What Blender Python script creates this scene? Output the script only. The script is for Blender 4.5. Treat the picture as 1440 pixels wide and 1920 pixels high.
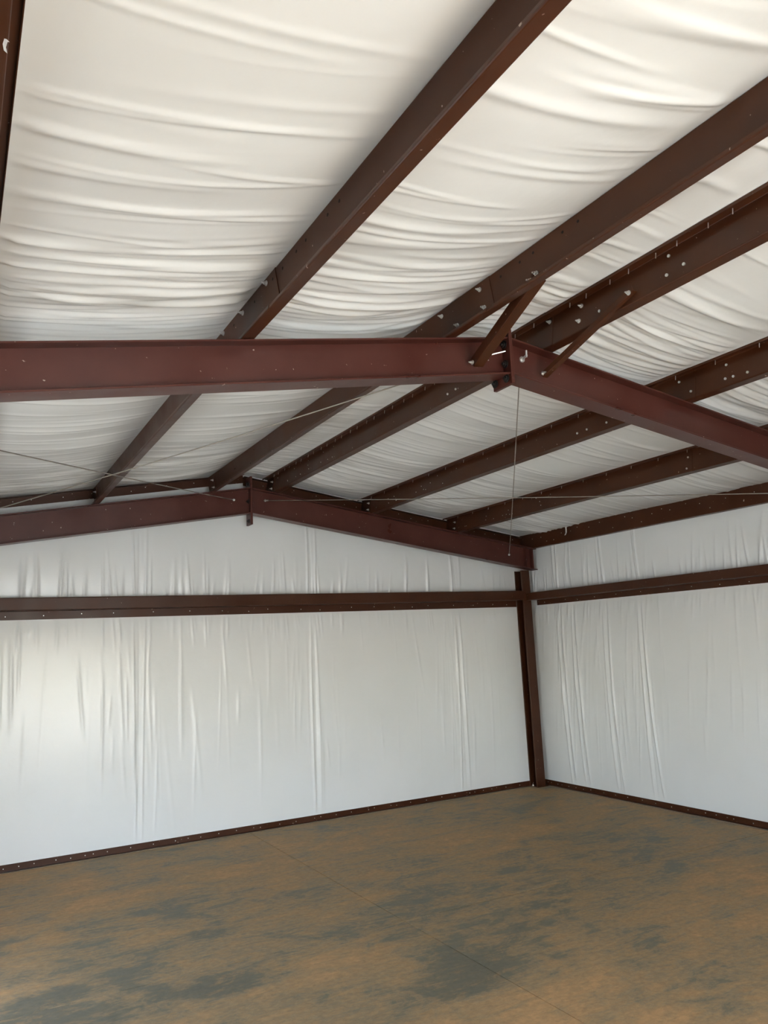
import bpy, bmesh, math, random
import numpy as np
from mathutils import Vector, Matrix

for o in list(bpy.data.objects): bpy.data.objects.remove(o)
S = bpy.context.scene
COL = S.collection

# ------------------------------------------------------------------ camera
F_PX = 1471.39
YAW, PITCH, ROLL = math.radians(28.966), math.radians(9.389), math.radians(-2.757)
CAM_H = 1.92
fw = Vector((math.sin(YAW)*math.cos(PITCH), math.cos(YAW)*math.cos(PITCH), math.sin(PITCH)))
rt0 = Vector((math.cos(YAW), -math.sin(YAW), 0)); up0 = rt0.cross(fw)
rt = rt0*math.cos(ROLL) + up0*math.sin(ROLL); up = up0*math.cos(ROLL) - rt0*math.sin(ROLL)
cd = bpy.data.cameras.new('camera'); cam = bpy.data.objects.new('camera', cd); COL.objects.link(cam)
cd.sensor_fit = 'AUTO'; cd.sensor_width = 36.0; cd.lens = F_PX*36.0/1920.0
cd.clip_start = 0.02; cd.clip_end = 400
cam.matrix_world = Matrix(((rt.x, up.x, -fw.x, 0), (rt.y, up.y, -fw.y, 0), (rt.z, up.z, -fw.z, CAM_H), (0, 0, 0, 1)))
S.camera = cam

# ------------------------------------------------------------------ light
SKY_STRENGTH = 0.62
SUN_STRENGTH = 13.0
EXPOSURE = 2.2
w = bpy.data.worlds.new('sky'); S.world = w; w.use_nodes = True
nt = w.node_tree; nt.nodes.clear()
sky = nt.nodes.new('ShaderNodeTexSky'); sky.sky_type = 'NISHITA'; sky.sun_disc = False
sky.sun_elevation = math.radians(58); sky.sun_rotation = math.radians(200)
sky.air_density = 1.0; sky.dust_density = 2.0
bg = nt.nodes.new('ShaderNodeBackground'); bg.inputs[1].default_value = SKY_STRENGTH
ow = nt.nodes.new('ShaderNodeOutputWorld')
nt.links.new(sky.outputs[0], bg.inputs[0]); nt.links.new(bg.outputs[0], ow.inputs[0])
sd = bpy.data.lights.new('sun', 'SUN'); sd.energy = SUN_STRENGTH; sd.angle = math.radians(0.6); sd.color = (1.0, 0.97, 0.93)
sun = bpy.data.objects.new('sun', sd); COL.objects.link(sun)
sdir = Vector((-0.30, 0.32, -0.86)).normalized()          # the way the sunlight travels: in from the front, high
sun.rotation_euler = sdir.to_track_quat('-Z', 'Y').to_euler(); sun.location = (4, -8, 14)

S.view_settings.view_transform = 'Standard'; S.view_settings.look = 'None'
S.view_settings.exposure = EXPOSURE; S.view_settings.gamma = 1.0; S.view_settings.use_curve_mapping = False

# ------------------------------------------------------------------ the building's measures (metres)
XR = 2.85                     # ridge
X0, X1 = -1.16, 6.86          # liner of the side walls
Y0, Y1 = -1.30, 8.445         # front wall, back wall liner
SL = 0.158                    # roof slope
ZR = 3.675                    # rafter top at the ridge
PD = 0.200                    # purlin depth
ANG = math.atan(SL)
YM, YE = 3.575, 8.222         # rafter web planes: middle frame, back frame
YF = -1.07                    # front frame
def zr(x): return ZR - SL*abs(x - XR)
def zroof(x): return zr(x) + PD

# front opening (roll-up door pushed up) and a side opening
DX0, DX1, DZ = 0.45, 3.15, 2.75
SY0, SY1, SZ = 3.75, 5.35, 2.20

# ------------------------------------------------------------------ materials
def nodes(name):
    m = bpy.data.materials.new(name); m.use_nodes = True
    n = m.node_tree; b = n.nodes['Principled BSDF']
    return m, n, b
def N(n, t, **kw):
    x = n.nodes.new(t)
    for k, v in kw.items(): setattr(x, k, v)
    return x
def ramp(n, stops):
    r = n.nodes.new('ShaderNodeValToRGB'); e = r.color_ramp.elements
    while len(e) > 1: e.remove(e[0])
    e[0].position = stops[0][0]; e[0].color = stops[0][1]
    for p, c in stops[1:]:
        q = e.new(p); q.color = c
    return r
def c4(r, g, b): return (r, g, b, 1)

def mat_vinyl():
    m, n, b = nodes('white_vinyl_liner')
    tc = N(n, 'ShaderNodeTexCoord')
    ns = N(n, 'ShaderNodeTexNoise'); ns.inputs['Scale'].default_value = 1.3; ns.inputs['Detail'].default_value = 4
    n.links.new(tc.outputs['Object'], ns.inputs['Vector'])
    r = ramp(n, [(0.3, c4(0.765, 0.770, 0.752)), (0.7, c4(0.80, 0.806, 0.795))])
    n.links.new(ns.outputs['Fac'], r.inputs[0]); n.links.new(r.outputs[0], b.inputs['Base Color'])
    b.inputs['Roughness'].default_value = 0.26; b.inputs['Specular IOR Level'].default_value = 0.55
    n2 = N(n, 'ShaderNodeTexNoise'); n2.inputs['Scale'].default_value = 14; n2.inputs['Detail'].default_value = 3
    n.links.new(tc.outputs['Object'], n2.inputs['Vector'])
    bp = N(n, 'ShaderNodeBump'); bp.inputs['Strength'].default_value = 0.10; bp.inputs['Distance'].default_value = 0.01
    n.links.new(n2.outputs['Fac'], bp.inputs['Height']); n.links.new(bp.outputs[0], b.inputs['Normal'])
    return m

def mat_steel(name, base, base2, rough, chip=(0.42, 0.33, 0.28), chips=True):
    m, n, b = nodes(name)
    tc = N(n, 'ShaderNodeTexCoord')
    a = N(n, 'ShaderNodeTexNoise'); a.inputs['Scale'].default_value = 3.5; a.inputs['Detail'].default_value = 6
    n.links.new(tc.outputs['Object'], a.inputs['Vector'])
    r = ramp(n, [(0.35, c4(*base)), (0.68, c4(*base2))])
    n.links.new(a.outputs['Fac'], r.inputs[0])
    last = r.outputs[0]
    if chips:
        v = N(n, 'ShaderNodeTexNoise'); v.inputs['Scale'].default_value = 38; v.inputs['Detail'].default_value = 2
        n.links.new(tc.outputs['Object'], v.inputs['Vector'])
        cr = ramp(n, [(0.735, c4(0, 0, 0)), (0.775, c4(1, 1, 1))])
        n.links.new(v.outputs['Fac'], cr.inputs[0])
        mx = N(n, 'ShaderNodeMix', data_type='RGBA'); mx.inputs[7].default_value = c4(*chip)
        n.links.new(cr.outputs[0], mx.inputs[0]); n.links.new(last, mx.inputs[6]); last = mx.outputs[2]
    n.links.new(last, b.inputs['Base Color'])
    rr = ramp(n, [(0.3, c4(rough-.07, rough-.07, rough-.07)), (0.7, c4(rough+.1, rough+.1, rough+.1))])
    n.links.new(a.outputs['Fac'], rr.inputs[0]); n.links.new(rr.outputs[0], b.inputs['Roughness'])
    b.inputs['Specular IOR Level'].default_value = 0.32
    return m

def mat_plain(name, col, rough=0.5, metal=0.0):
    m, n, b = nodes(name)
    tc = N(n, 'ShaderNodeTexCoord')
    a = N(n, 'ShaderNodeTexNoise'); a.inputs['Scale'].default_value = 25; a.inputs['Detail'].default_value = 3
    n.links.new(tc.outputs['Object'], a.inputs['Vector'])
    r = ramp(n, [(0.3, c4(*[c*0.85 for c in col])), (0.7, c4(*[min(1, c*1.1) for c in col]))])
    n.links.new(a.outputs['Fac'], r.inputs[0]); n.links.new(r.outputs[0], b.inputs['Base Color'])
    b.inputs['Roughness'].default_value = rough; b.inputs['Metallic'].default_value = metal
    return m

def mat_floor():
    m, n, b = nodes('dusty_concrete')
    L = n.links
    tc = N(n, 'ShaderNodeTexCoord')
    def noise(scale, detail, stretch, rot=0.0, dist=0.0, rough=0.6, off=(0, 0, 0)):
        mp = N(n, 'ShaderNodeMapping'); mp.inputs['Scale'].default_value = stretch; mp.inputs['Rotation'].default_value = (0, 0, rot)
        mp.inputs['Location'].default_value = off
        L.new(tc.outputs['Object'], mp.inputs[0])
        t = N(n, 'ShaderNodeTexNoise'); t.inputs['Scale'].default_value = scale; t.inputs['Detail'].default_value = detail
        t.inputs['Roughness'].default_value = rough; t.inputs['Distortion'].default_value = dist
        L.new(mp.outputs[0], t.inputs['Vector']); return t.outputs['Fac']
    big = noise(0.7, 6, (1, 1.2, 1), 0.3, 0.6, 0.6, off=(3.1, 1.7, 0))
    streak = noise(1.4, 12, (0.8, 1.5, 1), 0.25, 0.9, 0.66, off=(0.7, 4.2, 0))
    fine = noise(4.5, 11, (0.9, 1.15, 1), 0.4, 0.9, 0.78)
    scr = noise(3.2, 8, (0.5, 3.0, 1), -0.45, 1.8, 0.7, off=(1.3, 0.2, 0))
    def math_(op, a, c):
        x = N(n, 'ShaderNodeMath', operation=op)
        for i, q in enumerate((a, c)):
            if isinstance(q, (int, float)): x.inputs[i].default_value = q
            else: L.new(q, x.inputs[i])
        return x.outputs[0]
    s = math_('ADD', math_('MULTIPLY', big, 0.36), math_('MULTIPLY', streak, 0.62))
    s = math_('ADD', s, math_('MULTIPLY', fine, 0.58)); s = math_('ADD', s, math_('MULTIPLY', scr, 0.35))
    s = math_('MULTIPLY', s, 1/1.91)
    s = math_('ADD', math_('MULTIPLY', s, 1.35), -0.169)
    # swept-bare patches of grey slab, and thicker drifts of clay dust
    warp = N(n, 'ShaderNodeTexNoise'); warp.inputs['Scale'].default_value = 1.6; warp.inputs['Detail'].default_value = 5
    L.new(tc.outputs['Object'], warp.inputs['Vector'])
    wv = N(n, 'ShaderNodeVectorMath', operation='MULTIPLY_ADD'); wv.inputs[1].default_value = (1.1, 1.1, 0); wv.inputs[2].default_value = (-.55, -.55, 0)
    L.new(warp.outputs['Color'], wv.inputs[0])
    wp = N(n, 'ShaderNodeVectorMath', operation='ADD'); L.new(tc.outputs['Object'], wp.inputs[0]); L.new(wv.outputs[0], wp.inputs[1])
    for cx, cy, rx, ry, amt in ((3.65, 4.55, 1.45, .75, -.036), (2.75, 3.9, .6, .40, -.036), (3.35, 5.25, 1.2, .40, -.030), (1.15, 4.75, 1.25, .75, -.036),
                                (.45, 5.6, .8, .9, -.030), (5.2, 5.4, 1.0, .5, -.022), (2.0, 7.2, 1.7, .8, .035), (2.6, 3.3, .8, .35, .05), (5.0, 3.9, 1.6, 1.0, .03), (2.35, 4.75, .75, .22, .05)):
        mp = N(n, 'ShaderNodeMapping'); mp.inputs['Scale'].default_value = (1/rx, 1/ry, 0); mp.inputs['Location'].default_value = (-cx/rx, -cy/ry, 0)
        L.new(wp.outputs[0], mp.inputs[0])
        ln = N(n, 'ShaderNodeVectorMath', operation='LENGTH'); L.new(mp.outputs[0], ln.inputs[0])
        mr = N(n, 'ShaderNodeMapRange', interpolation_type='SMOOTHSTEP'); mr.inputs[1].default_value = 0.35; mr.inputs[2].default_value = 1.25
        mr.inputs[3].default_value = amt; mr.inputs[4].default_value = 0.0
        L.new(ln.outputs['Value'], mr.inputs[0]); s = math_('ADD', s, mr.outputs[0])
    r = ramp(n, [(0.395, c4(0.122, 0.108, 0.068)), (0.440, c4(0.158, 0.130, 0.076)), (0.462, c4(0.225, 0.165, 0.088)),
                 (0.515, c4(0.305, 0.200, 0.094)), (0.56, c4(0.350, 0.214, 0.094)), (0.61, c4(0.420, 0.240, 0.098))])
    L.new(s, r.inputs[0])
    det = noise(24, 7, (0.9, 1.2, 1), 0.1, 0.4, 0.75)
    dr = ramp(n, [(0.3, c4(0.76, 0.76, 0.76)), (0.7, c4(1.20, 1.20, 1.20))]); L.new(det, dr.inputs[0])
    mx = N(n, 'ShaderNodeMix', data_type='RGBA', blend_type='MULTIPLY'); mx.inputs[0].default_value = 1
    L.new(r.outputs[0], mx.inputs[6]); L.new(dr.outputs[0], mx.inputs[7])
    L.new(mx.outputs[2], b.inputs['Base Color'])
    rr = ramp(n, [(0.40, c4(0.52, 0.52, 0.52)), (0.55, c4(0.74, 0.74, 0.74))]); L.new(s, rr.inputs[0])
    L.new(rr.outputs[0], b.inputs['Roughness'])
    bp = N(n, 'ShaderNodeBump'); bp.inputs['Strength'].default_value = 0.25; bp.inputs['Distance'].default_value = 0.004
    L.new(fine, bp.inputs['Height']); L.new(bp.outputs[0], b.inputs['Normal'])
    return m

def mat_ground():
    m, n, b = nodes('pale_gravel_ground')
    tc = N(n, 'ShaderNodeTexCoord')
    a = N(n, 'ShaderNodeTexNoise'); a.inputs['Scale'].default_value = 0.8; a.inputs['Detail'].default_value = 8
    n.links.new(tc.outputs['Object'], a.inputs['Vector'])
    r = ramp(n, [(0.3, c4(0.30, 0.312, 0.285)), (0.7, c4(0.42, 0.435, 0.40))])
    n.links.new(a.outputs['Fac'], r.inputs[0]); n.links.new(r.outputs[0], b.inputs['Base Color'])
    b.inputs['Roughness'].default_value = 0.9
    return m

VINYL = mat_vinyl()
RED = mat_steel('red_oxide_primer', (0.072, 0.0205, 0.0150), (0.093, 0.030, 0.0225), 0.34)
BROWN = mat_steel('brown_primer', (0.046, 0.0130, 0.0040), (0.062, 0.0190, 0.0064), 0.36)
ZINC = mat_plain('zinc_bolt', (0.72, 0.72, 0.70), 0.32, 0.75)
BLACK = mat_plain('black_bolt', (0.012, 0.011, 0.010), 0.5, 0.2)
HOLE = mat_plain('punched_hole', (0.006, 0.005, 0.004), 0.9)
CABLE = mat_plain('galvanised_cable', (0.34, 0.31, 0.27), 0.45, 0.6)
DUSTY = mat_plain('dusty_sealant', (0.20, 0.150, 0.10), 0.8)
TAPE = mat_plain('white_tape', (0.85, 0.85, 0.83), 0.5)
SHEET = mat_plain('white_wall_sheet', (0.62, 0.62, 0.60), 0.5)
FLOOR = mat_floor()
GROUND = mat_ground()

# ------------------------------------------------------------------ mesh helpers
def link(name, me, mat=None, parent=None, smooth=False):
    o = bpy.data.objects.new(name, me); COL.objects.link(o)
    if mat is not None and not me.materials: me.materials.append(mat)
    if smooth:
        for p in me.polygons: p.use_smooth = True
    if parent is not None: o.parent = parent
    return o
def mesh(name, v, f):
    me = bpy.data.meshes.new(name); me.from_pydata([tuple(q) for q in v], [], f); me.update(); return me
def tag(o, label=None, cat=None, group=None, kind=None):
    if label: o['label'] = label
    if cat: o['category'] = cat
    if group: o['group'] = group
    if kind: o['kind'] = kind
    return o
def empty(name, loc=(0, 0, 0)):
    o = bpy.data.objects.new(name, None); COL.objects.link(o); o.location = loc; o.empty_display_size = 0.1; return o

class MB:
    """collects shapes into one mesh"""
    def __init__(s): s.v = []; s.f = []
    def add(s, v, f):
        k = len(s.v); s.v += [tuple(q) for q in v]; s.f += [tuple(i+k for i in g) for g in f]; return s
    def box(s, a, b):
        (x0, y0, z0), (x1, y1, z1) = a, b
        return s.add([(x0,y0,z0),(x1,y0,z0),(x1,y1,z0),(x0,y1,z0),(x0,y0,z1),(x1,y0,z1),(x1,y1,z1),(x0,y1,z1)],
                     [(0,3,2,1),(4,5,6,7),(0,1,5,4),(1,2,6,5),(2,3,7,6),(3,0,4,7)])
    def slab(s, p0, p1, u, n):
        """a bar from p0 to p1; u and n are half-extent vectors"""
        p0, p1, u, n = Vector(p0), Vector(p1), Vector(u), Vector(n)
        q = [p0-u-n, p0+u-n, p0+u+n, p0-u+n, p1-u-n, p1+u-n, p1+u+n, p1-u+n]
        fs = [(0,1,2,3),(7,6,5,4),(0,4,5,1),(1,5,6,2),(2,6,7,3),(3,7,4,0)]
        if (p1-p0).dot(u.cross(n)) > 0: fs = [tuple(reversed(g)) for g in fs]
        return s.add(q, fs)
    def extrude(s, prof, A, B, ux, uz):
        """closed 2D outline prof swept from A to B; ux, uz are the outline's axes"""
        A, B, ux, uz = Vector(A), Vector(B), Vector(ux), Vector(uz); k = len(prof)
        v = [A+ux*a+uz*c for a, c in prof] + [B+ux*a+uz*c for a, c in prof]
        f = [(i, (i+1) % k, (i+1) % k + k, i+k) for i in range(k)]
        h = k//2   # thin section: cap with quads across the thickness
        for i in range(h-1):
            f.append((i+1, i, k-1-i, k-2-i)); f.append((i+k, i+1+k, k-2-i+k, k-1-i+k))
        return s.add(v, f)
    def tube(s, pts, r, seg=8):
        pts = [Vector(p) for p in pts]; k = len(s.v); vs = []
        for i, p in enumerate(pts):
            d = (pts[min(i+1, len(pts)-1)] - pts[max(i-1, 0)]).normalized()
            a = d.cross(Vector((0, 0, 1)) if abs(d.z) < .9 else Vector((1, 0, 0))).normalized(); c = d.cross(a)
            for j in range(seg):
                t = 2*math.pi*j/seg; vs.append(p + a*math.cos(t)*r + c*math.sin(t)*r)
        fs = []
        for i in range(len(pts)-1):
            for j in range(seg):
                fs.append((i*seg+j, i*seg+(j+1) % seg, (i+1)*seg+(j+1) % seg, (i+1)*seg+j))
        fs.append(tuple(reversed(range(seg)))); fs.append(tuple((len(pts)-1)*seg+j for j in range(seg)))
        return s.add(vs, fs)
    def disc(s, p, d, r, h, seg=6):
        """a short prism standing on p along d"""
        p, d = Vector(p), Vector(d).normalized()
        return s.tube([p, p+d*h], r, seg)
    def build(s, name, mat=None, parent=None, smooth=False, bevel=0.0):
        me = mesh(name, s.v, s.f)
        bm = bmesh.new(); bm.from_mesh(me); bmesh.ops.recalc_face_normals(bm, faces=bm.faces)
        if bevel: bmesh.ops.bevel(bm, geom=list(bm.edges), offset=bevel, segments=1, affect='EDGES', clamp_overlap=True)
        bm.to_mesh(me); bm.free()
        return link(name, me, mat, parent, smooth)

def thin(path, t):
    """outline of a bent sheet: the path offset by +-t/2"""
    P = [Vector(p) for p in path]; L = []; R_ = []
    for i, p in enumerate(P):
        ds = []
        if i > 0: ds.append((P[i]-P[i-1]).normalized())
        if i < len(P)-1: ds.append((P[i+1]-P[i]).normalized())
        d = sum(ds, Vector((0, 0))); d.normalize()
        nrm = Vector((-d.y, d.x)); k = 1/max(.5, nrm.dot(Vector((-ds[0].y, ds[0].x))))
        L.append(p+nrm*t/2*k); R_.append(p-nrm*t/2*k)
    return [tuple(q) for q in L] + [tuple(q) for q in reversed(R_)]
def rounded(path, r=0.006, seg=3):
    P = [Vector(p) for p in path]; out = [P[0]]
    for i in range(1, len(P)-1):
        a = (P[i-1]-P[i]); b = (P[i+1]-P[i]); ra = min(r, a.length*.45, b.length*.45)
        A = P[i]+a.normalized()*ra; B = P[i]+b.normalized()*ra
        for k in range(seg+1):
            t = k/seg; out.append(A*(1-t)**2 + P[i]*2*t*(1-t) + B*t*t)
    out.append(P[-1]); return [tuple(p) for p in out]

# ------------------------------------------------------------------ shared small pieces
def bolt_mesh(name, r, h, washer=True):
    m = MB()
    if washer: m.disc((0, 0, 0), (0, 0, 1), r*1.5, h*.18, 12)
    m.disc((0, 0, 0), (0, 0, 1), r, h*.62, 6); m.disc((0, 0, h*.6), (0, 0, 1), r*.5, h*.5, 8)
    return mesh(name, m.v, m.f)
BOLT = bolt_mesh('bolt', .0088, .026); BOLT.materials.append(ZINC)
PALEDISC = mesh('bolt_or_lit_hole', *(lambda m: (m.v, m.f))(MB().disc((0,0,0),(0,0,1),.0085,.007,8))); PALEDISC.materials.append(ZINC)  # pale disc: bolt heads, also painted-in light showing through holes on right purlins
PUNCH = mesh('punched_hole', *(lambda m: (m.v, m.f))(MB().disc((0,0,0),(0,0,1),.0075,.0008,10))); PUNCH.materials.append(HOLE)
BIGBOLT = bolt_mesh('plate_bolt', .017, .022); BIGBOLT.materials.append(BLACK)
TIP = mesh('screw_tip', *(lambda m: (m.v, m.f))(MB().tube([(0,0,0),(0,0,-.022),(0,0,-.03)], .0026, 6))); TIP.materials.append(ZINC)
def put(name, me, loc, d, parent):
    o = bpy.data.objects.new(name, me); COL.objects.link(o)
    o.location = loc; o.rotation_euler = Vector(d).to_track_quat('Z', 'Y').to_euler(); o.parent = parent; return o

# ------------------------------------------------------------------ folds of the vinyl
def folds(A, B, items):
    """A runs across the folds, B along them; each item = (a0, slant, curve, b0, b1, sigma, amp); returns the height"""
    H = np.zeros_like(A)
    for a0, sl, cu, b0, b1, sg, am in items:
        bm_ = .5*(b0+b1); hb = max(1e-4, .5*(b1-b0))
        c = a0 + sl*(B-bm_) + cu*(B-bm_)**2
        t = np.clip(np.abs(B-bm_)/hb, 0, 1); env = np.cos(t*math.pi/2)**1.0
        q = (A-c)/sg
        H += am*env*np.exp(-.5*q*q)
    return H
def grid_obj(name, P, mat, parent):
    nu, nv = P.shape[:2]
    idx = np.arange(nu*nv).reshape(nu, nv)
    q = np.stack([idx[:-1, :-1], idx[1:, :-1], idx[1:, 1:], idx[:-1, 1:]], -1).reshape(-1, 4)
    me = bpy.data.meshes.new(name)
    me.vertices.add(nu*nv); me.vertices.foreach_set('co', P.reshape(-1).astype(np.float32))
    me.loops.add(q.size); me.loops.foreach_set('vertex_index', q.reshape(-1).astype(np.int32))
    me.polygons.add(len(q)); me.polygons.foreach_set('loop_start', np.arange(0, q.size, 4, dtype=np.int32))
    me.polygons.foreach_set('use_smooth', np.ones(len(q), dtype=bool))
    me.update(calc_edges=True); me.validate()
    return link(name, me, mat, parent)

# ================================================================== THE SETTING
# ground outside
m = MB(); m.box((-70, -80, -.5), (80, 80, -.06)); tag(m.build('ground', GROUND), kind='structure')

# floor: slabs parted by saw-cut joints
fl = MB().box((X0-.12, Y0-.2, -.30), (X1+.12, Y1+.12, -.012)).build('floor', mat_plain('dark_sub_base', (0.05, 0.04, 0.03), .9)); tag(fl, kind='structure')  # dark sub-base seen down the joints
JX, JY, G = 2.838, 5.11, .0028
for xa, xb in ((X0-.12, JX-G), (JX+G, X1+.12)):
    for ya, yb in ((Y0-.2, JY-G*.7), (JY+G*.7, Y1+.12)):
        MB().box((xa, ya, -.10), (xb, yb, 0)).build('concrete_slab', FLOOR, fl, bevel=.0012)

# roof deck and its liner strips
PUR = [-1.10, .058, 1.258, 2.468, 3.115, 4.335, 5.56, 6.757]     # purlin webs, left eave to right eave
m = MB()
for xa, xb in ((X0-.25, XR), (XR, X1+.25)):
    za, zb = zroof(xa)+.13, zroof(xb)+.13
    m.add([(xa,Y0-.3,za),(xb,Y0-.3,zb),(xb,Y1+.35,zb),(xa,Y1+.35,za),(xa,Y0-.3,za+.03),(xb,Y0-.3,zb+.03),(xb,Y1+.35,zb+.03),(xa,Y1+.35,za+.03)],
          [(0,3,2,1),(4,5,6,7),(0,1,5,4),(1,2,6,5),(2,3,7,6),(3,0,4,7)])
ceil = tag(m.build('ceiling', SHEET), kind='structure')

def zliner(x):
    return zroof(x) + .004
def strip_folds(rs, x0, x1, ya, yb, dens):
    loose = .6 if x0 < 1 else .35
    it = []
    W = x1-x0
    n_ = int(dens*(yb-ya))
    for i in range(n_):
        # gathered towards the frames, loose in between
        fr = rs.random()
        if fr < .40: y = YM + rs.normal(-.10, .34)
        elif fr < .66: y = 8.0 + rs.normal(-.15, .40)
        else: y = rs.uniform(ya, yb)
        if not ya < y < yb: continue
        if y < 2.35 and rs.random() < loose: continue
        side = rs.random(); L = W*rs.uniform(.35, 1.05)
        if side < .40: b0 = x0-.03; b1 = b0+L
        elif side < .80: b1 = x1+.03; b0 = b1-L
        else: c = rs.uniform(x0+.2*W, x1-.2*W); b0, b1 = c-L*.5, c+L*.5
        sg = rs.choice((rs.uniform(.007, .012), rs.uniform(.010, .022))); am = rs.uniform(.0015, .0075)*(sg/.013)
        it.append((y, rs.normal(0, .05), rs.normal(0.0, .03), b0-.12*W, b1+.12*W, sg, -am))
    return it
def liner_strip(x0, x1, ya, yb, seed, dens=26, sag=.040, dv=.0072, du=.033, pin=None):
    rs = np.random.RandomState(seed)
    nu = max(6, int((x1-x0)/du)); nv = int((yb-ya)/dv)
    u = np.linspace(x0, x1, nu+1); v = np.linspace(ya, yb, nv+1)
    # keep the ridge crease if it lies inside
    U, V = np.meshgrid(u, v, indexing='ij')
    t = np.clip((U-pin[0])/(pin[1]-pin[0]), 0, 1); pill = 4*t*(1-t)
    wall = np.clip((Y1-.03-V)/.55, 0, 1); wall = wall*wall*(3-2*wall)
    Z = ZR+PD+.004 - SL*np.sqrt((U-XR)**2+.0004)
    ph = x0*2.7; slow = 1 + .35*np.sin(V*1.3+ph) + .2*np.sin(V*3.1+ph*2.3)
    Z -= sag*pill*slow*wall*(x1-x0)/1.2
    H = folds(V, U, strip_folds(rs, x0, x1, ya, yb, dens))
    edge = np.clip(pill*6, 0.0, 1)*(.25+.75*wall)
    Z += H*edge
    # long soft undulation
    Z -= .005*pill*np.sin(V*9.0+2*np.sin(V*2.1+ph)+U*1.5)
    return grid_obj('insulation_strip', np.stack([U, V, Z], -1), VINYL, ceil)
for i in range(7):
    a, b = PUR[i], PUR[i+1]
    if i == 0: a = X0-.05
    if i == 6: b = X1+.05
    pin = (a+(.048 if i < 4 else .038), b-(.038 if i < 3 else .050))
    near_seen = i in (1, 2, 3, 4, 5)
    liner_strip(a, b, .6 if near_seen else 2.2, Y1+.05, 11+i, 46, pin=pin)
    liner_strip(a, b, Y0-.1, .6 if near_seen else 2.2, 41+i, 0, dv=.03, pin=pin)

# back wall: outer sheet, liner panels with folded seams
def outer(name, a, b): return tag(MB().box(a, b).build(name, SHEET), kind='structure')
wb = outer('wall_back', (X0-.2, Y1+.16, -.1), (X1+.2, Y1+.20, 3.0))
ZG0, ZG1 = 2.293, 2.40
def wall_pillow(Z, top):
    lo = np.clip((Z-.05)/(ZG0-.05), 0, 1); hi = np.clip((Z-ZG1)/(top-ZG1), 0, 1)
    return 4*lo*(1-lo), 4*hi*(1-hi)
def wall_items(rs, a0, a1, seams, top, n_lo, n_hi, slant):
    it = []
    for s in seams:
        for d, am in ((0, .014), (.085, .011), (.045, -.006)):
            it.append((s+d, rs.normal(0, .012), rs.normal(0, .012), -.35, ZG0+.25, rs.uniform(.007, .010), am))
            it.append((s+d*.8+rs.normal(0, .02), rs.normal(0, .03), 0, ZG1-.25, top+.2, rs.uniform(.007, .010), am*.8))
    for k in range(n_lo):
        fr = rs.random(); L = rs.uniform(.35, 1.5)
        c = seams[rs.randint(len(seams))] + rs.normal(0, .30) if fr < .6 else rs.uniform(a0, a1)
        zc = rs.uniform(.55, 2.0)
        sg = rs.uniform(.006, .014)
        it.append((c, rs.normal(slant, .05), rs.normal(0, .02), zc-L/2, zc+L/2, sg, rs.uniform(.0012, .0055)))
    for k in range(n_hi):
        c = rs.uniform(a0, a1); L = rs.uniform(.2, .75); z0 = ZG1-.1
        it.append((c, rs.normal(slant*.7, .06), 0, z0-L*.5, z0+L, rs.uniform(.006, .014), rs.uniform(.004, .012)))
    return it
def back_liner():
    rs = np.random.RandomState(5)
    seams = [-.30, 1.655, 3.61, 5.60]
    it = wall_items(rs, X0, X1, seams, 3.4, 130, 110, 0.0)
    cuts = [X0-.02] + seams + [X1+.02]
    for a, b in zip(cuts[:-1], cuts[1:]):
        nx = int((b-a)/.0085); x = np.linspace(a, b, nx+1); tz = np.concatenate([np.linspace(.03, ZG0, 66), [2.345], np.linspace(ZG1, 1e3, 2)[:1]])
        nlow = len(tz); nup = 44
        X = np.repeat(x[:, None], nlow+nup, 1)
        topz = np.array([zliner(q) for q in x])+.05
        Zl = np.repeat(tz[None], nx+1, 0)
        tt = (np.arange(nup)+1)/nup
        Zu = ZG1 + (topz[:, None]-ZG1)*tt[None]
        Z = np.concatenate([Zl, Zu], 1)
        lo, hi = wall_pillow(Z, topz[:, None]-.20)
        tap = np.clip((6.60-X)/.45, 0, 1); tap = tap*tap*(3-2*tap)
        d = (.032*lo**.8 + .035*hi**.7)*tap
        H = folds(X, Z, it)*np.clip((lo+hi)*5, .05, 1)
        und = .006*(lo+hi)*np.sin(X*4.2+1.4*np.sin(Z*1.5)+.6)
        Y = Y1 - d - (H + und)*tap
        grid_obj('insulation_panel', np.stack([X, Y, Z], -1), VINYL, wb)
back_liner()

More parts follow.
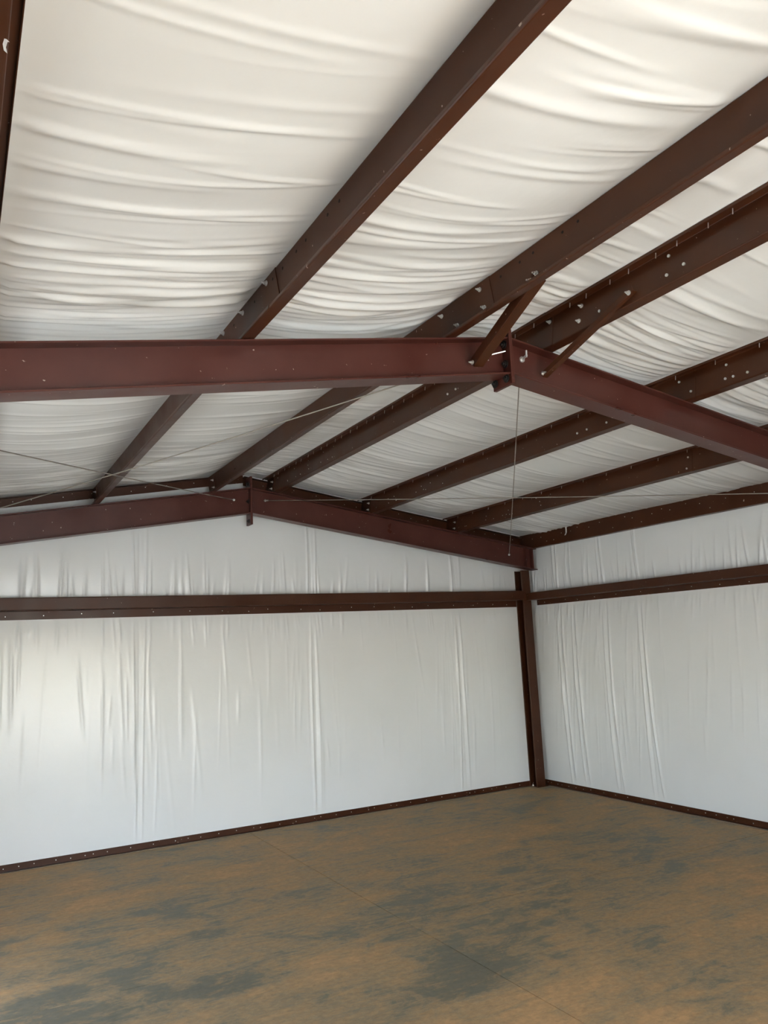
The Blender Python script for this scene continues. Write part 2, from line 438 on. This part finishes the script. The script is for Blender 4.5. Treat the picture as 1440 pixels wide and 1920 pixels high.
wr = outer('wall_right', (X1+.16, Y0-.2, -.1), (X1+.20, Y1+.2, 3.25))
wl = outer('wall_left', (X0-.20, SY1, -.1), (X0-.16, Y1+.2, 3.25))
MB().box((X0-.20, Y0-.2, -.1), (X0-.16, SY0, 3.25)).build('wall_sheet', SHEET, wl)
MB().box((X0-.20, SY0, SZ), (X0-.16, SY1, 3.25)).build('wall_sheet', SHEET, wl)
def side_liner(parent, xw, sgn, cuts, seams, dv, seed, zlo=.03, n_lo=90, n_hi=80, slant=.05):
    rs = np.random.RandomState(seed)
    it = wall_items(rs, cuts[0], cuts[-1], seams, 3.15, n_lo, n_hi, slant)
    for a, b in zip(cuts[:-1], cuts[1:]):
        ny = max(4, int((b-a)/dv)); y = np.linspace(a, b, ny+1)
        z = np.concatenate([np.linspace(.03, 2.305, 66), [2.345], np.linspace(2.39, 3.30, 30)])
        z = z[z >= zlo-1e-6]
        if zlo > .04: z = np.concatenate([[zlo], z])
        V, Z = np.meshgrid(y, z, indexing='ij')
        lo, hi = wall_pillow(Z, 3.30)
        d = .03*lo**.8 + .03*hi**.7
        H = folds(V, Z, it)*np.clip((lo+hi)*5, .05, 1)
        und = .006*(lo+hi)*np.sin(V*4.0+1.2*np.sin(Z*1.4)+seed)
        X = xw - sgn*(d+H+und)
        P = np.stack([X, V, Z], -1)
        grid_obj('insulation_panel', P, VINYL, parent)
side_liner(wr, X1, 1, [Y0-.02, 1.0, 2.8, 4.6], [1.0, 2.8], .05, 21, n_lo=8, n_hi=8)
side_liner(wr, X1, 1, [4.6, 6.45, Y1+.02], [4.62, 6.45, 7.0, 7.55, 7.8], .0085, 22, n_lo=95, n_hi=90, slant=-.10)
side_liner(wl, X0, -1, [SY1, Y1+.02], [8.0], .04, 23, n_lo=8, n_hi=8)
side_liner(wl, X0, -1, [Y0-.02, 1.0, 2.8, SY0], [1.0, 2.8], .04, 24, n_lo=6, n_hi=6)
side_liner(wl, X0, -1, [SY0, SY1], [1.6], .05, 25, zlo=SZ, n_lo=3, n_hi=3)

wf = outer('wall_front', (X0-.2, Y0-.20, -.1), (DX0, Y0-.16, 3.3))
MB().box((DX1, Y0-.20, -.1), (X1+.2, Y0-.16, 3.3)).build('wall_sheet', SHEET, wf)
MB().box((DX0, Y0-.20, DZ), (DX1, Y0-.16, 4.0)).build('wall_sheet', SHEET, wf)
for xa, xb, za in ((X0-.02, DX0, .03), (DX0, DX1, DZ), (DX1, X1+.02, .03)):
    x = np.linspace(xa, xb, 60); X = np.repeat(x[:, None], 40, 1)
    top = np.array([zliner(q) for q in x])+.05; t = np.linspace(0, 1, 40)
    Z = za + (top[:, None]-za)*t[None]
    Y = Y0 + .03*np.sin(np.pi*t)[None] + .004*np.sin(X*17) 
    grid_obj('insulation_panel', np.stack([X, Y, Z], -1)[::-1], VINYL, wf)
# door jambs and header of the two openings
for k, (pts) in enumerate((((DX0, DX1, 'x')), ((SY0, SY1, 'y')))):
    a, b, ax = pts; H_ = DZ if ax == 'x' else SZ
    fr = empty('trim_%d' % (k+1), ((a+b)/2, Y0, 0) if ax == 'x' else (X0, (a+b)/2, 0)); tag(fr, kind='structure')
    def bx(c0, c1, z0, z1, nm):
        m = MB()
        if ax == 'x': m.box((c0, Y0-.21, z0), (c1, Y0+.03, z1))
        else: m.box((X0-.21, c0, z0), (X0+.03, c1, z1))
        o = m.build(nm, BROWN, None); o.parent = fr; o.matrix_parent_inverse = Matrix.Translation(fr.location).inverted()
    bx(a-.06, a, 0, H_+.06, 'jamb'); bx(b, b+.06, 0, H_+.06, 'jamb'); bx(a, b, H_, H_+.06, 'header')

# base angles along the walls, with screws
def base_angle(name, a, b, inward, screws):
    a, b, inward = Vector(a), Vector(b), Vector(inward)
    prof = thin([(0, .062), (0, .002), (.052, .002)], .004)
    o = MB().extrude(prof, a, b, inward, (0, 0, 1)).build(name, BROWN); tag(o, kind='structure')
    MB().extrude([(.050, 0.0), (.066, 0.0), (.066, .0035), (.050, .006)], a, b, inward, (0, 0, 1)).build('dusty_sealant_bead', DUSTY, o)
    if screws:
        m = MB(); L = (b-a).length; rnd = random.Random(7); s = .1
        while s < L-.1:
            p = a + (b-a)*(s/L) + inward*.002 + Vector((0, 0, .033+rnd.uniform(-.006, .006)))
            m.disc(p, inward, .0048, .005, 6); s += rnd.choice((.075, .13, .19, .22))
        q = m.build('screw_row', ZINC, o); q['kind'] = 'stuff'
    return o
base_angle('baseboard_back', (X0, Y1-.004, 0), (X1, Y1-.004, 0), (0, -1, 0), True)
base_angle('baseboard_right', (X1-.004, Y0, 0), (X1-.004, Y1, 0), (-1, 0, 0), True)
base_angle('baseboard_left', (X0+.004, SY1+.06, 0), (X0+.004, Y1, 0), (1, 0, 0), False)

# rake angles: brown strips under the roof along the back wall
for k, (xa, xb) in enumerate(((X0, XR), (XR, X1))):
    off, hh = (.004, .045) if k == 0 else (.030, .047)
    prof = thin([(0, -.115), (0, 0), (.0, .002)], .004)
    m = MB(); A = Vector((xa, Y1-.012, zroof(xa)-off)); B = Vector((xb, Y1-.012, zroof(xb)-off))
    m.slab(A+Vector((0, 0, -hh)), B+Vector((0, 0, -hh)), (0, .002, 0), (0, 0, hh))
    m.slab(A+Vector((0, -.03, 0)), B+Vector((0, -.03, 0)), (0, .032, 0), (0, 0, .002))
    o = tag(m.build('trim_%d' % (k+3), BROWN), kind='structure')
    ms = MB(); L = abs(xb-xa); s = .08; rnd = random.Random(3+k)
    while s < L-.05:
        p = A + (B-A)*(s/L) + Vector((0, -.003, -.045+rnd.uniform(-.025, .025))); ms.disc(p, (0, -1, 0), .0045, .004, 6); s += rnd.uniform(.14, .32)
    q = ms.build('screw_row', ZINC, o); q['kind'] = 'stuff'

# ================================================================== STEEL FRAMES
def rafter(side, yw, xe, depth, fwid, label, name='rafter', ridge_plate=None, end_plate=True, tf=.010, tw=.009):
    """an I-beam rafter from the ridge to x = xe; flanges fwid wide, web in the plane y = yw"""
    s = 1 if side == 'right' else -1
    xr = XR + s*.012
    root = empty(name, (xr, yw, 0)); tag(root, label, 'rafter', 'frame rafters')
    inv = Matrix.Translation(root.location).inverted()
    def par(o): o.parent = root; o.matrix_parent_inverse = inv; return o
    def P(x, dz): return Vector((x, yw, zr(x)+dz))
    par(MB().slab(P(xr, -depth/2), P(xe-s*.0, -depth/2), (0, tw/2, 0), (0, 0, depth/2-tf)).build('web', RED))
    par(MB().slab(P(xr, -tf/2), P(xe+s*.06, -tf/2), (0, fwid/2, 0), (0, 0, tf/2)).build('top_flange', RED, bevel=.0018))
    par(MB().slab(P(xr, -depth+tf/2), P(xe+s*.06, -depth+tf/2), (0, fwid/2, 0), (0, 0, tf/2)).build('bottom_flange', RED, bevel=.0018))
    if end_plate:
        par(MB().slab(P(xe, -depth+tf), P(xe, -tf), (.006, 0, 0), (0, fwid/2-.004, 0)).build('end_plate', RED))
        for yy in (1,):
            par(MB().slab(P(xe-s*.10, -depth+tf), P(xe-s*.10, -tf), (.005, 0, 0), (0, fwid/2-.01, 0)).build('stiffener', RED))
    if ridge_plate:
        za, zb, pw, y0 = ridge_plate
        par(MB().box((min(xr, xr-s*.012), y0, za), (max(xr, xr-s*.012), y0+pw, zb)).build('ridge_plate', RED, bevel=.0015))
    return root, par

ML = rafter('left', YM, X0+.30, .228, .142, 'reddish brown steel rafter crossing overhead from the left edge to the middle ridge plate', ridge_plate=(3.385, 3.722, .182, YM-.078))
MR = rafter('right', YM, X1-.30, .228, .142, 'reddish brown steel rafter sloping down to the right edge from the middle ridge plate', ridge_plate=(3.385, 3.722, .182, YM-.078))
EL = rafter('left', YE, X0+.12, .285, .145, 'dark red steel rafter along the back wall, left of the far ridge plate', ridge_plate=(3.262, 3.80, .15, YE-.072))
ER = rafter('right', YE, 6.742, .285, .145, 'dark red steel rafter sloping along the back wall down to the corner column', ridge_plate=(3.262, 3.80, .15, YE-.072))
FLr = rafter('left', YF, X0+.12, .285, .145, 'steel rafter along the front wall behind the viewer, left half', ridge_plate=(3.262, 3.80, .15, YF-.072))
FRr = rafter('right', YF, 6.742, .285, .145, 'steel rafter along the front wall behind the viewer, right half', ridge_plate=(3.262, 3.80, .15, YF-.072))

# black bolts through the middle ridge plates (their heads on the left plate) and the far one
for z in (3.42, 3.51, 3.63):
    for y in (YM-.045, YM+.065):
        o = put('plate_bolt', BIGBOLT, (0, 0, 0), (-1, 0, 0), None); o.location = (XR-.024-.001, y, z)
        o.parent = next(c for c in ML[0].children if c.name.startswith('ridge_plate'))
for z in (3.30, 3.52, 3.72):
    o = put('plate_bolt', BIGBOLT, (0, 0, 0), (-1, 0, 0), None); o.location = (XR-.025, YE-.045, z)
    o.parent = next(c for c in EL[0].children if c.name.startswith('ridge_plate'))

# columns
def ccol(name, x, y, h, label, wx, dy, sx=1, sy=1):
    """a lipped C column: web facing -x*sx at x, flange facing -y*sy at y"""
    root = empty(name, (x, y, 0)); tag(root, label, 'column')
    pr = rounded([(0, .022), (0, 0), (wx, 0), (wx, dy), (0, dy), (0, dy-.022)], .006)
    o = MB().extrude(thin(pr, .005), (0, 0, .008), (0, 0, h), (sx, 0, 0), (0, sy, 0)).build('channel', BROWN, root)
    MB().box((min(-.012*sx, (wx+.03)*sx), min(-.02*sy, (dy)*sy), 0), (max(-.012*sx, (wx+.03)*sx), max(-.02*sy, dy*sy), .008)).build('base_plate', BROWN, root)
    for dx in (-.03, ):
        put('anchor_bolt', BOLT, (dx*sx+.018*sx, dy*.5*sy, .008), (0, 0, 1), root)
    return root
CC = ccol('corner_column', 6.632, 8.285, 2.772, 'dark brown steel column standing in the far corner beneath the back rafter', .128, .152)
def icol(x, y, h, label):
    root = empty('frame_column', (x, y, 0)); tag(root, label, 'column')
    MB().box((-.10, -.0045, .012), (.10, .0045, h)).build('web', RED, root)
    MB().box((-.11, -.071, .012), (-.10, .071, h)).build('flange', RED, root); MB().box((.10, -.071, .012), (.11, .071, h)).build('flange', RED, root)
    MB().box((-.14, -.10, 0), (.14, .10, .012)).build('base_plate', RED, root)
    return root
icol(X1-.19, YM, zr(X1-.19)-.235, 'steel frame column under the right end of the middle rafter')
icol(X0+.19, YM, zr(X0+.19)-.235, 'steel frame column under the left end of the middle rafter')
ccol('corner_column', X0+.225, 8.285, 2.76, 'steel column in the far left corner of the building', .128, .152, -1, 1)

# girts
def girt(name, A, B, inward, dep, zweb, upf, dnf, label, screws=True):
    A, B, inward = Vector(A), Vector(B), Vector(inward)
    pr = rounded([(dep-.018, upf), (dep, upf), (dep, 0), (0, 0), (0, -dnf)], .007)
    o = MB().extrude(thin(pr, .0035), A+Vector((0, 0, zweb)), B+Vector((0, 0, zweb)), inward, (0, 0, 1)).build(name, BROWN)
    tag(o, label, 'girt', 'wall girts')
    if screws:
        m = MB(); L = (B-A).length; s = .1; rnd = random.Random(12)
        while s < L-.1:
            p = A+(B-A)*(s/L)+inward*.002+Vector((0, 0, zweb-dnf*rnd.uniform(.4, .7))); m.disc(p, inward, .0048, .004, 6); s += rnd.uniform(.22, .42)
        q = m.build('screw_row', ZINC, o); q['kind'] = 'stuff'
    return o
girt('wall_girt', (X0+.23, Y1-.006, 0), (6.628, Y1-.006, 0), (0, -1, 0), .172, 2.382, .118, .085, 'long dark brown steel girt running across the white back wall')
girt('wall_girt', (X1-.006, YM+.10, 0), (X1-.006, 8.28, 0), (-1, 0, 0), .175, 2.375, .092, .07, 'dark brown steel girt running along the right wall to the corner column')
girt('wall_girt', (X0+.006, YM+.1, 0), (X0+.006, 8.28, 0), (1, 0, 0), .175, 2.375, .092, .07, 'steel girt running along the left side wall')

# purlins: Z sections on the rafters, top flange turned upslope, bottom flange downslope
def zpurlin(xw, ya, yb, label, dx=0.0, fl=.066, lip=.019, nm='purlin'):
    s = 1 if xw > XR else -1
    u = Vector((math.cos(ANG), 0, -SL*math.cos(ANG)*1)) if s > 0 else Vector((-math.cos(ANG), 0, -SL*math.cos(ANG)))
    n = Vector((math.sin(ANG)*s, 0, math.cos(ANG)))
    pr = rounded([(-fl+.004, PD-lip), (-fl, PD-.002), (0, PD-.002), (0, .002), (fl, .002), (fl-.004, lip)], .007)
    base = Vector((xw+dx, 0, zr(xw)+.0015))
    q = MB().extrude(thin(pr, .003), base+Vector((0, ya, 0)), base+Vector((0, yb, 0)), u, n).build(nm, BROWN)
    tag(q, label, 'purlin', 'roof purlins')
    def at(y, h, off=0.0018):     # a point on the web's face towards -x
        p = base + Vector((0, y, 0)) + n*h + Vector((-1, 0, 0))*off
        return p
    return q, at, n, u

FACE = Vector((-1, 0, 0))
def purlin_pair(xw, lap0, names, near0=Y0+.02, far1=Y1-.02, tips=None):
    far, fat, n, u = zpurlin(xw, lap0, far1, names[1])
    near, nat, _, _ = zpurlin(xw, near0, max(YM+.42, lap0+.45), names[0], dx=.0034)
    return far, fat, near, nat, n, u

T = {}
T['L3'] = purlin_pair(PUR[1], 3.10, ('purlin directly overhead at the left edge, in the near bay', 'third purlin left of the ridge, in the far bay, cut by the left edge'))
T['L2'] = purlin_pair(PUR[2], 3.13, ('second purlin left of the ridge, grey brown, running up to the top of the frame', 'second purlin left of the ridge, in the far bay, with a pale lit lip'))
T['L1'] = purlin_pair(PUR[3], 3.13, ('first purlin left of the ridge, near bay, carrying the left diagonal brace', 'first purlin left of the ridge, in the far bay behind the left rafter'))
T['R1'] = purlin_pair(PUR[4], 3.437, ('first purlin right of the ridge, near bay, carrying the right diagonal brace', 'first purlin right of the ridge, far bay, its upper flange lined with pale screw tips'))
T['R2'] = purlin_pair(PUR[5], 3.43, ('second purlin right of the ridge, near bay, entering at the right edge', 'second purlin right of the ridge, in the far bay'))
T['R3'] = purlin_pair(PUR[6], 4.52, ('third purlin right of the ridge, near bay, mostly behind the sloping rafter', 'third purlin right of the ridge, far bay, above the corner column'))
# bolts, dark hole discs and pale discs (some standing for light through holes) on the webs (y, height up the web)
def fit(key, which, items, me, nm):
    far, fat, near, nat, n, u = T[key]; o, at = (far, fat) if which == 'far' else (near, nat)
    for y, h in items: put(nm, me, at(y, h), FACE, o)
fit('L2', 'far', [(3.245, .172), (3.588, .165), (3.905, .178)], BOLT, 'bolt')
fit('L2', 'near', [(2.464, .160), (2.571, .160), (2.789, .162), (2.893, .162), (3.054, .160)], PUNCH, 'punched_hole')
fit('L2', 'far', [(3.17, .16), (3.42, .155), (3.74, .16)], PUNCH, 'punched_hole')
fit('L1', 'far', [(3.22, .16), (3.60, .16), (3.21, .055), (3.47, .055)], BOLT, 'bolt')
fit('L1', 'near', [(2.78, .055)], BOLT, 'bolt')
fit('L1', 'near', [(3.04, .155), (2.88, .16), (2.775, .16), (2.56, .16), (2.455, .16)], PUNCH, 'punched_hole')
fit('R1', 'near', [(3.188, .155), (3.204, .065)], BOLT, 'bolt')
fit('R1', 'far', [(3.464, .165)], BOLT, 'bolt')
fit('R1', 'near', [(3.037, .058), (2.45, .065), (2.558, .055), (2.545, .158)], PALEDISC, 'bolt_or_lit_hole')
fit('R1', 'far', [(4.588, .050), (4.483, .055), (4.269, .058)], PALEDISC, 'bolt_or_lit_hole')  # pale discs in place of light seen through punched holes
fit('R2', 'far', [(3.565, .155), (3.465, .055), (4.583, .052), (4.473, .055), (4.258, .053), (4.151, .056)], PALEDISC, 'bolt_or_lit_hole')
fit('R2', 'near', [(3.185, .150), (3.194, .056), (3.134, .052), (3.03, .045)], PALEDISC, 'bolt_or_lit_hole')
fit('R3', 'far', [(4.561, .133), (4.575, .034)], PALEDISC, 'bolt_or_lit_hole')
fit('R3', 'near', [(4.453-.5, .138), (4.25-.3, .04)], PALEDISC, 'bolt_or_lit_hole')
# roof screws poking through the top flanges
def tips(key, which, ys, joined):
    far, fat, near, nat, n, u = T[key]; o, at = (far, fat) if which == 'far' else (near, nat)
    pos = [at(y, PD-.004, 0) - u*.030 for y in ys]
    if joined:
        m = MB()
        for p in pos: m.tube([p, p-n*.022, p-n*.029], .0026, 5)
        q = m.build('screw_tips', ZINC, o); q['kind'] = 'stuff'
    else:
        for p in pos: put('screw_tip', TIP, p, n, o)
r1 = [1.958-.325*k+d for k in range(-20, 8) for d in (0, .188)]
tips('R1', 'near', [y for y in r1 if .8 < y < 3.42], False); tips('R1', 'far', [y for y in r1 if 3.45 < y < 8.3], True)
r2 = [2.924+.325*k for k in range(-6, 18)]
for k in ('R2', 'R3'):
    c = 3.42 if k == 'R2' else 4.5
    tips(k, 'near', [y for y in r2 if 1.5 < y < c], False); tips(k, 'far', [y for y in r2 if c < y < 8.3], True)
# small bolt dots towards the far ends
for k in ('R1', 'R2', 'R3', 'L2', 'L1'):
    far, fat = T[k][0], T[k][1]; m = MB(); rnd = random.Random(len(k)+ord(k[1])*7+ord(k[0]))
    for i in range(14 if k[0] == 'R' else 7):
        m.disc(fat(rnd.uniform(6.3, 8.1), rnd.choice((.045, .055, .10, .15))), FACE, .0042, .004, 6)
    q = m.build('screw_dots', ZINC if k[0] == 'R' else HOLE, far); q['kind'] = 'stuff'
# clips where the purlins land on the back rafter
for k in ('L2', 'L1', 'R1', 'R2', 'R3'):
    far, fat, near, nat, n, u = T[k]
    m = MB(); p = fat(YE-.01, .10, .006); m.slab(p-n*.085, p+n*.07, (.003, 0, 0), (0, .045, 0)); m.build('clip', BROWN, far)
    put('bolt', BOLT, fat(YE-.01, .13, .009), FACE, far); put('bolt', BOLT, fat(YE-.01, .05, .009), FACE, far)

# eave struts
def eave(xw, s, label):
    base = Vector((xw, 0, zr(xw)+.002)); top = zroof(xw)-zr(xw)
    pr = rounded([(.085, .022), (.085, 0), (0, 0), (0, top-.006), (.085, top-.006-.085*SL)], .006)
    o = MB().extrude(thin(pr, .0035), base+Vector((0, Y0+.02, 0)), base+Vector((0, Y1-.02, 0)), (s, 0, 0), (0, 0, 1)).build('eave_strut', BROWN)
    tag(o, label, 'eave strut')
    m = MB(); rnd = random.Random(4); y = 3.6
    while y < 8.3:
        m.disc(base+Vector((-.003*s, y, rnd.choice((.055, .12, .15)))), (-s, 0, 0), .0045, .004, 6); y += rnd.uniform(.10, .22)
    q = m.build('screw_dots', ZINC, o); q['kind'] = 'stuff'
eave(6.762, 1, 'dark brown eave strut along the top of the right wall')
eave(-1.075, -1, 'eave strut along the top of the left side wall')

# flange braces: angle bars from rafter bottom flange up to the purlin
def brace(p0, p1, wv, nv, label, bolt_at, leg=.058):
    p0, p1 = Vector(p0), Vector(p1); d = (p1-p0).normalized()
    wv = Vector(wv); wv = (wv - d*wv.dot(d)).normalized(); nv = d.cross(wv)
    if nv.dot(Vector((0, 0, 1))) < 0: nv = -nv
    root = empty('flange_brace', p0); tag(root, label, 'brace', 'flange braces')
    pr = rounded([(leg, 0), (0, 0), (0, leg)], .004)
    MB().extrude(thin(pr, .005), (0, 0, 0), p1-p0, wv, nv).build('angle_bar', BROWN, root)
    put('bolt', BOLT, Vector(bolt_at[0])-p0, bolt_at[1], root); put('bolt', BOLT, Vector(bolt_at[2])-p0, bolt_at[3], root)
    return root
brace((2.575, 3.505, 3.455), (2.470, 2.80, 3.650), (1, 0, 0), 0, 'diagonal brown angle brace from the left rafter up to the purlin', ((2.565, 3.50, 3.475), (-1, 0, 0), (2.463, 2.83, 3.655), (-1, 0, 0)))
brace((3.085, 3.505, 3.455), (3.098, 2.76, 3.690), (1, 0, 0), 0, 'thin diagonal brown angle brace from the sloping right rafter up to the purlin', ((3.08, 3.50, 3.475), (0, -1, 0), (3.096, 2.79, 3.688), (-1, 0, 0)), .032)

# bracing cables of the far bay roof, each with an eye bolt at its ends
def cable(a, b, label, sag=.0):
    a, b = Vector(a), Vector(b); root = empty('bracing_cable', a); tag(root, label, 'cable', 'roof bracing cables')
    pts = []
    for i in range(25):
        t = i/24; p = (b-a)*t; p.z -= sag*4*t*(1-t); pts.append(p)
    MB().tube(pts, .0042, 6).build('wire', CABLE, root, smooth=True)
    d = (b-a).normalized()
    for p, q in ((Vector((0, 0, 0)), 1), (b-a, -1)):
        m = MB(); m.tube([p-d*q*.01, p+d*q*.05], .0075, 8); m.disc(p+d*q*.004, d*q, .014, .012, 10); m.build('cable_end', ZINC, root)
    return root
cable((2.735, YM+.008, 3.565), (-.70, YE-.006, 2.97), 'thin cable running from the middle ridge to the far left, crossing another', .03)
cable((-.75, YM+.008, 2.95), (2.674, YE-.006, 3.537), 'thin cable from the left edge to the back rafter beside the far ridge plate', .01)
cable((2.983, YM+.008, 3.573), (6.395, YE-.006, 2.97), 'thin cable dropping from the middle ridge plate to the back rafter by the corner', .03)
cable((3.025, YE-.006, 3.546), (6.395, YM+.008, 2.93), 'thin cable stretched from the far ridge plate to the right edge', .01)
# the eye bolts' near ends: one through the right rafter web, one through the left
er = empty('eye_bolt', (2.983, YM-.006, 3.573)); tag(er, 'bright zinc eye bolt with round washer on the right rafter beside the ridge plate', 'bolt')
m = MB(); m.disc((0, 0, 0), (0, -1, 0), .019, .007, 16); m.build('washer', ZINC, er)
m = MB(); m.disc((0, -.006, 0), (0, -1, 0), .011, .010, 6); m.tube([(0, -.01, .0), (.0, -.05, .012)], .0075, 8); m.tube([(0, -.045, .0), (0, -.048, .042)], .0062, 8); m.build('threaded_rod', ZINC, er)
el = empty('eye_bolt', (2.715, YM-.006, 3.560)); tag(el, 'long thin zinc threaded rod sticking out of the left rafter web beside the ridge plate', 'bolt')
m = MB(); m.tube([(0, 0, 0), (.10, -.06, .022)], .0042, 8); m.build('threaded_rod', ZINC, el)
m = MB(); m.disc((.006, -.004, .001), (.85, -.5, .18), .012, .012, 6); m.tube([(.0, -.004, 0), (.012, -.006, -.03)], .004, 6); m.build('nut', ZINC, el)

# loose white tape tails
def tail(pts, wv, label):
    pts = [Vector(p) for p in pts]; wv = Vector(wv); base = pts[0].copy(); m = MB(); v = []
    t = Vector((-.0006, -.0006, 0))
    for p in pts: v += [p-base-wv, p-base+wv, p-base+wv+t, p-base-wv+t]
    f = []
    for i in range(len(pts)-1):
        for j in range(4): f.append((i*4+j, i*4+(j+1) % 4, i*4+4+(j+1) % 4, i*4+4+j))
    f += [(3, 2, 1, 0), tuple(len(v)-4+k for k in range(4))]
    m.add(v, f); o = m.build('tape_tail', TAPE); o.location = base; tag(o, label, 'tape'); return o
tail([(6.735, 7.455, 3.262), (6.728, 7.457, 3.235), (6.732, 7.462, 3.20), (6.738, 7.472, 3.165), (6.728, 7.485, 3.135)], (.004, .017, 0), 'white tape tail hanging over the eave strut on the right')
tail([(.058, 1.62, 3.19), (.053, 1.595, 3.17), (.05, 1.58, 3.145), (.052, 1.565, 3.12)], (.003, .003, 0), 'small white tape tail on the overhead purlin at the left edge')
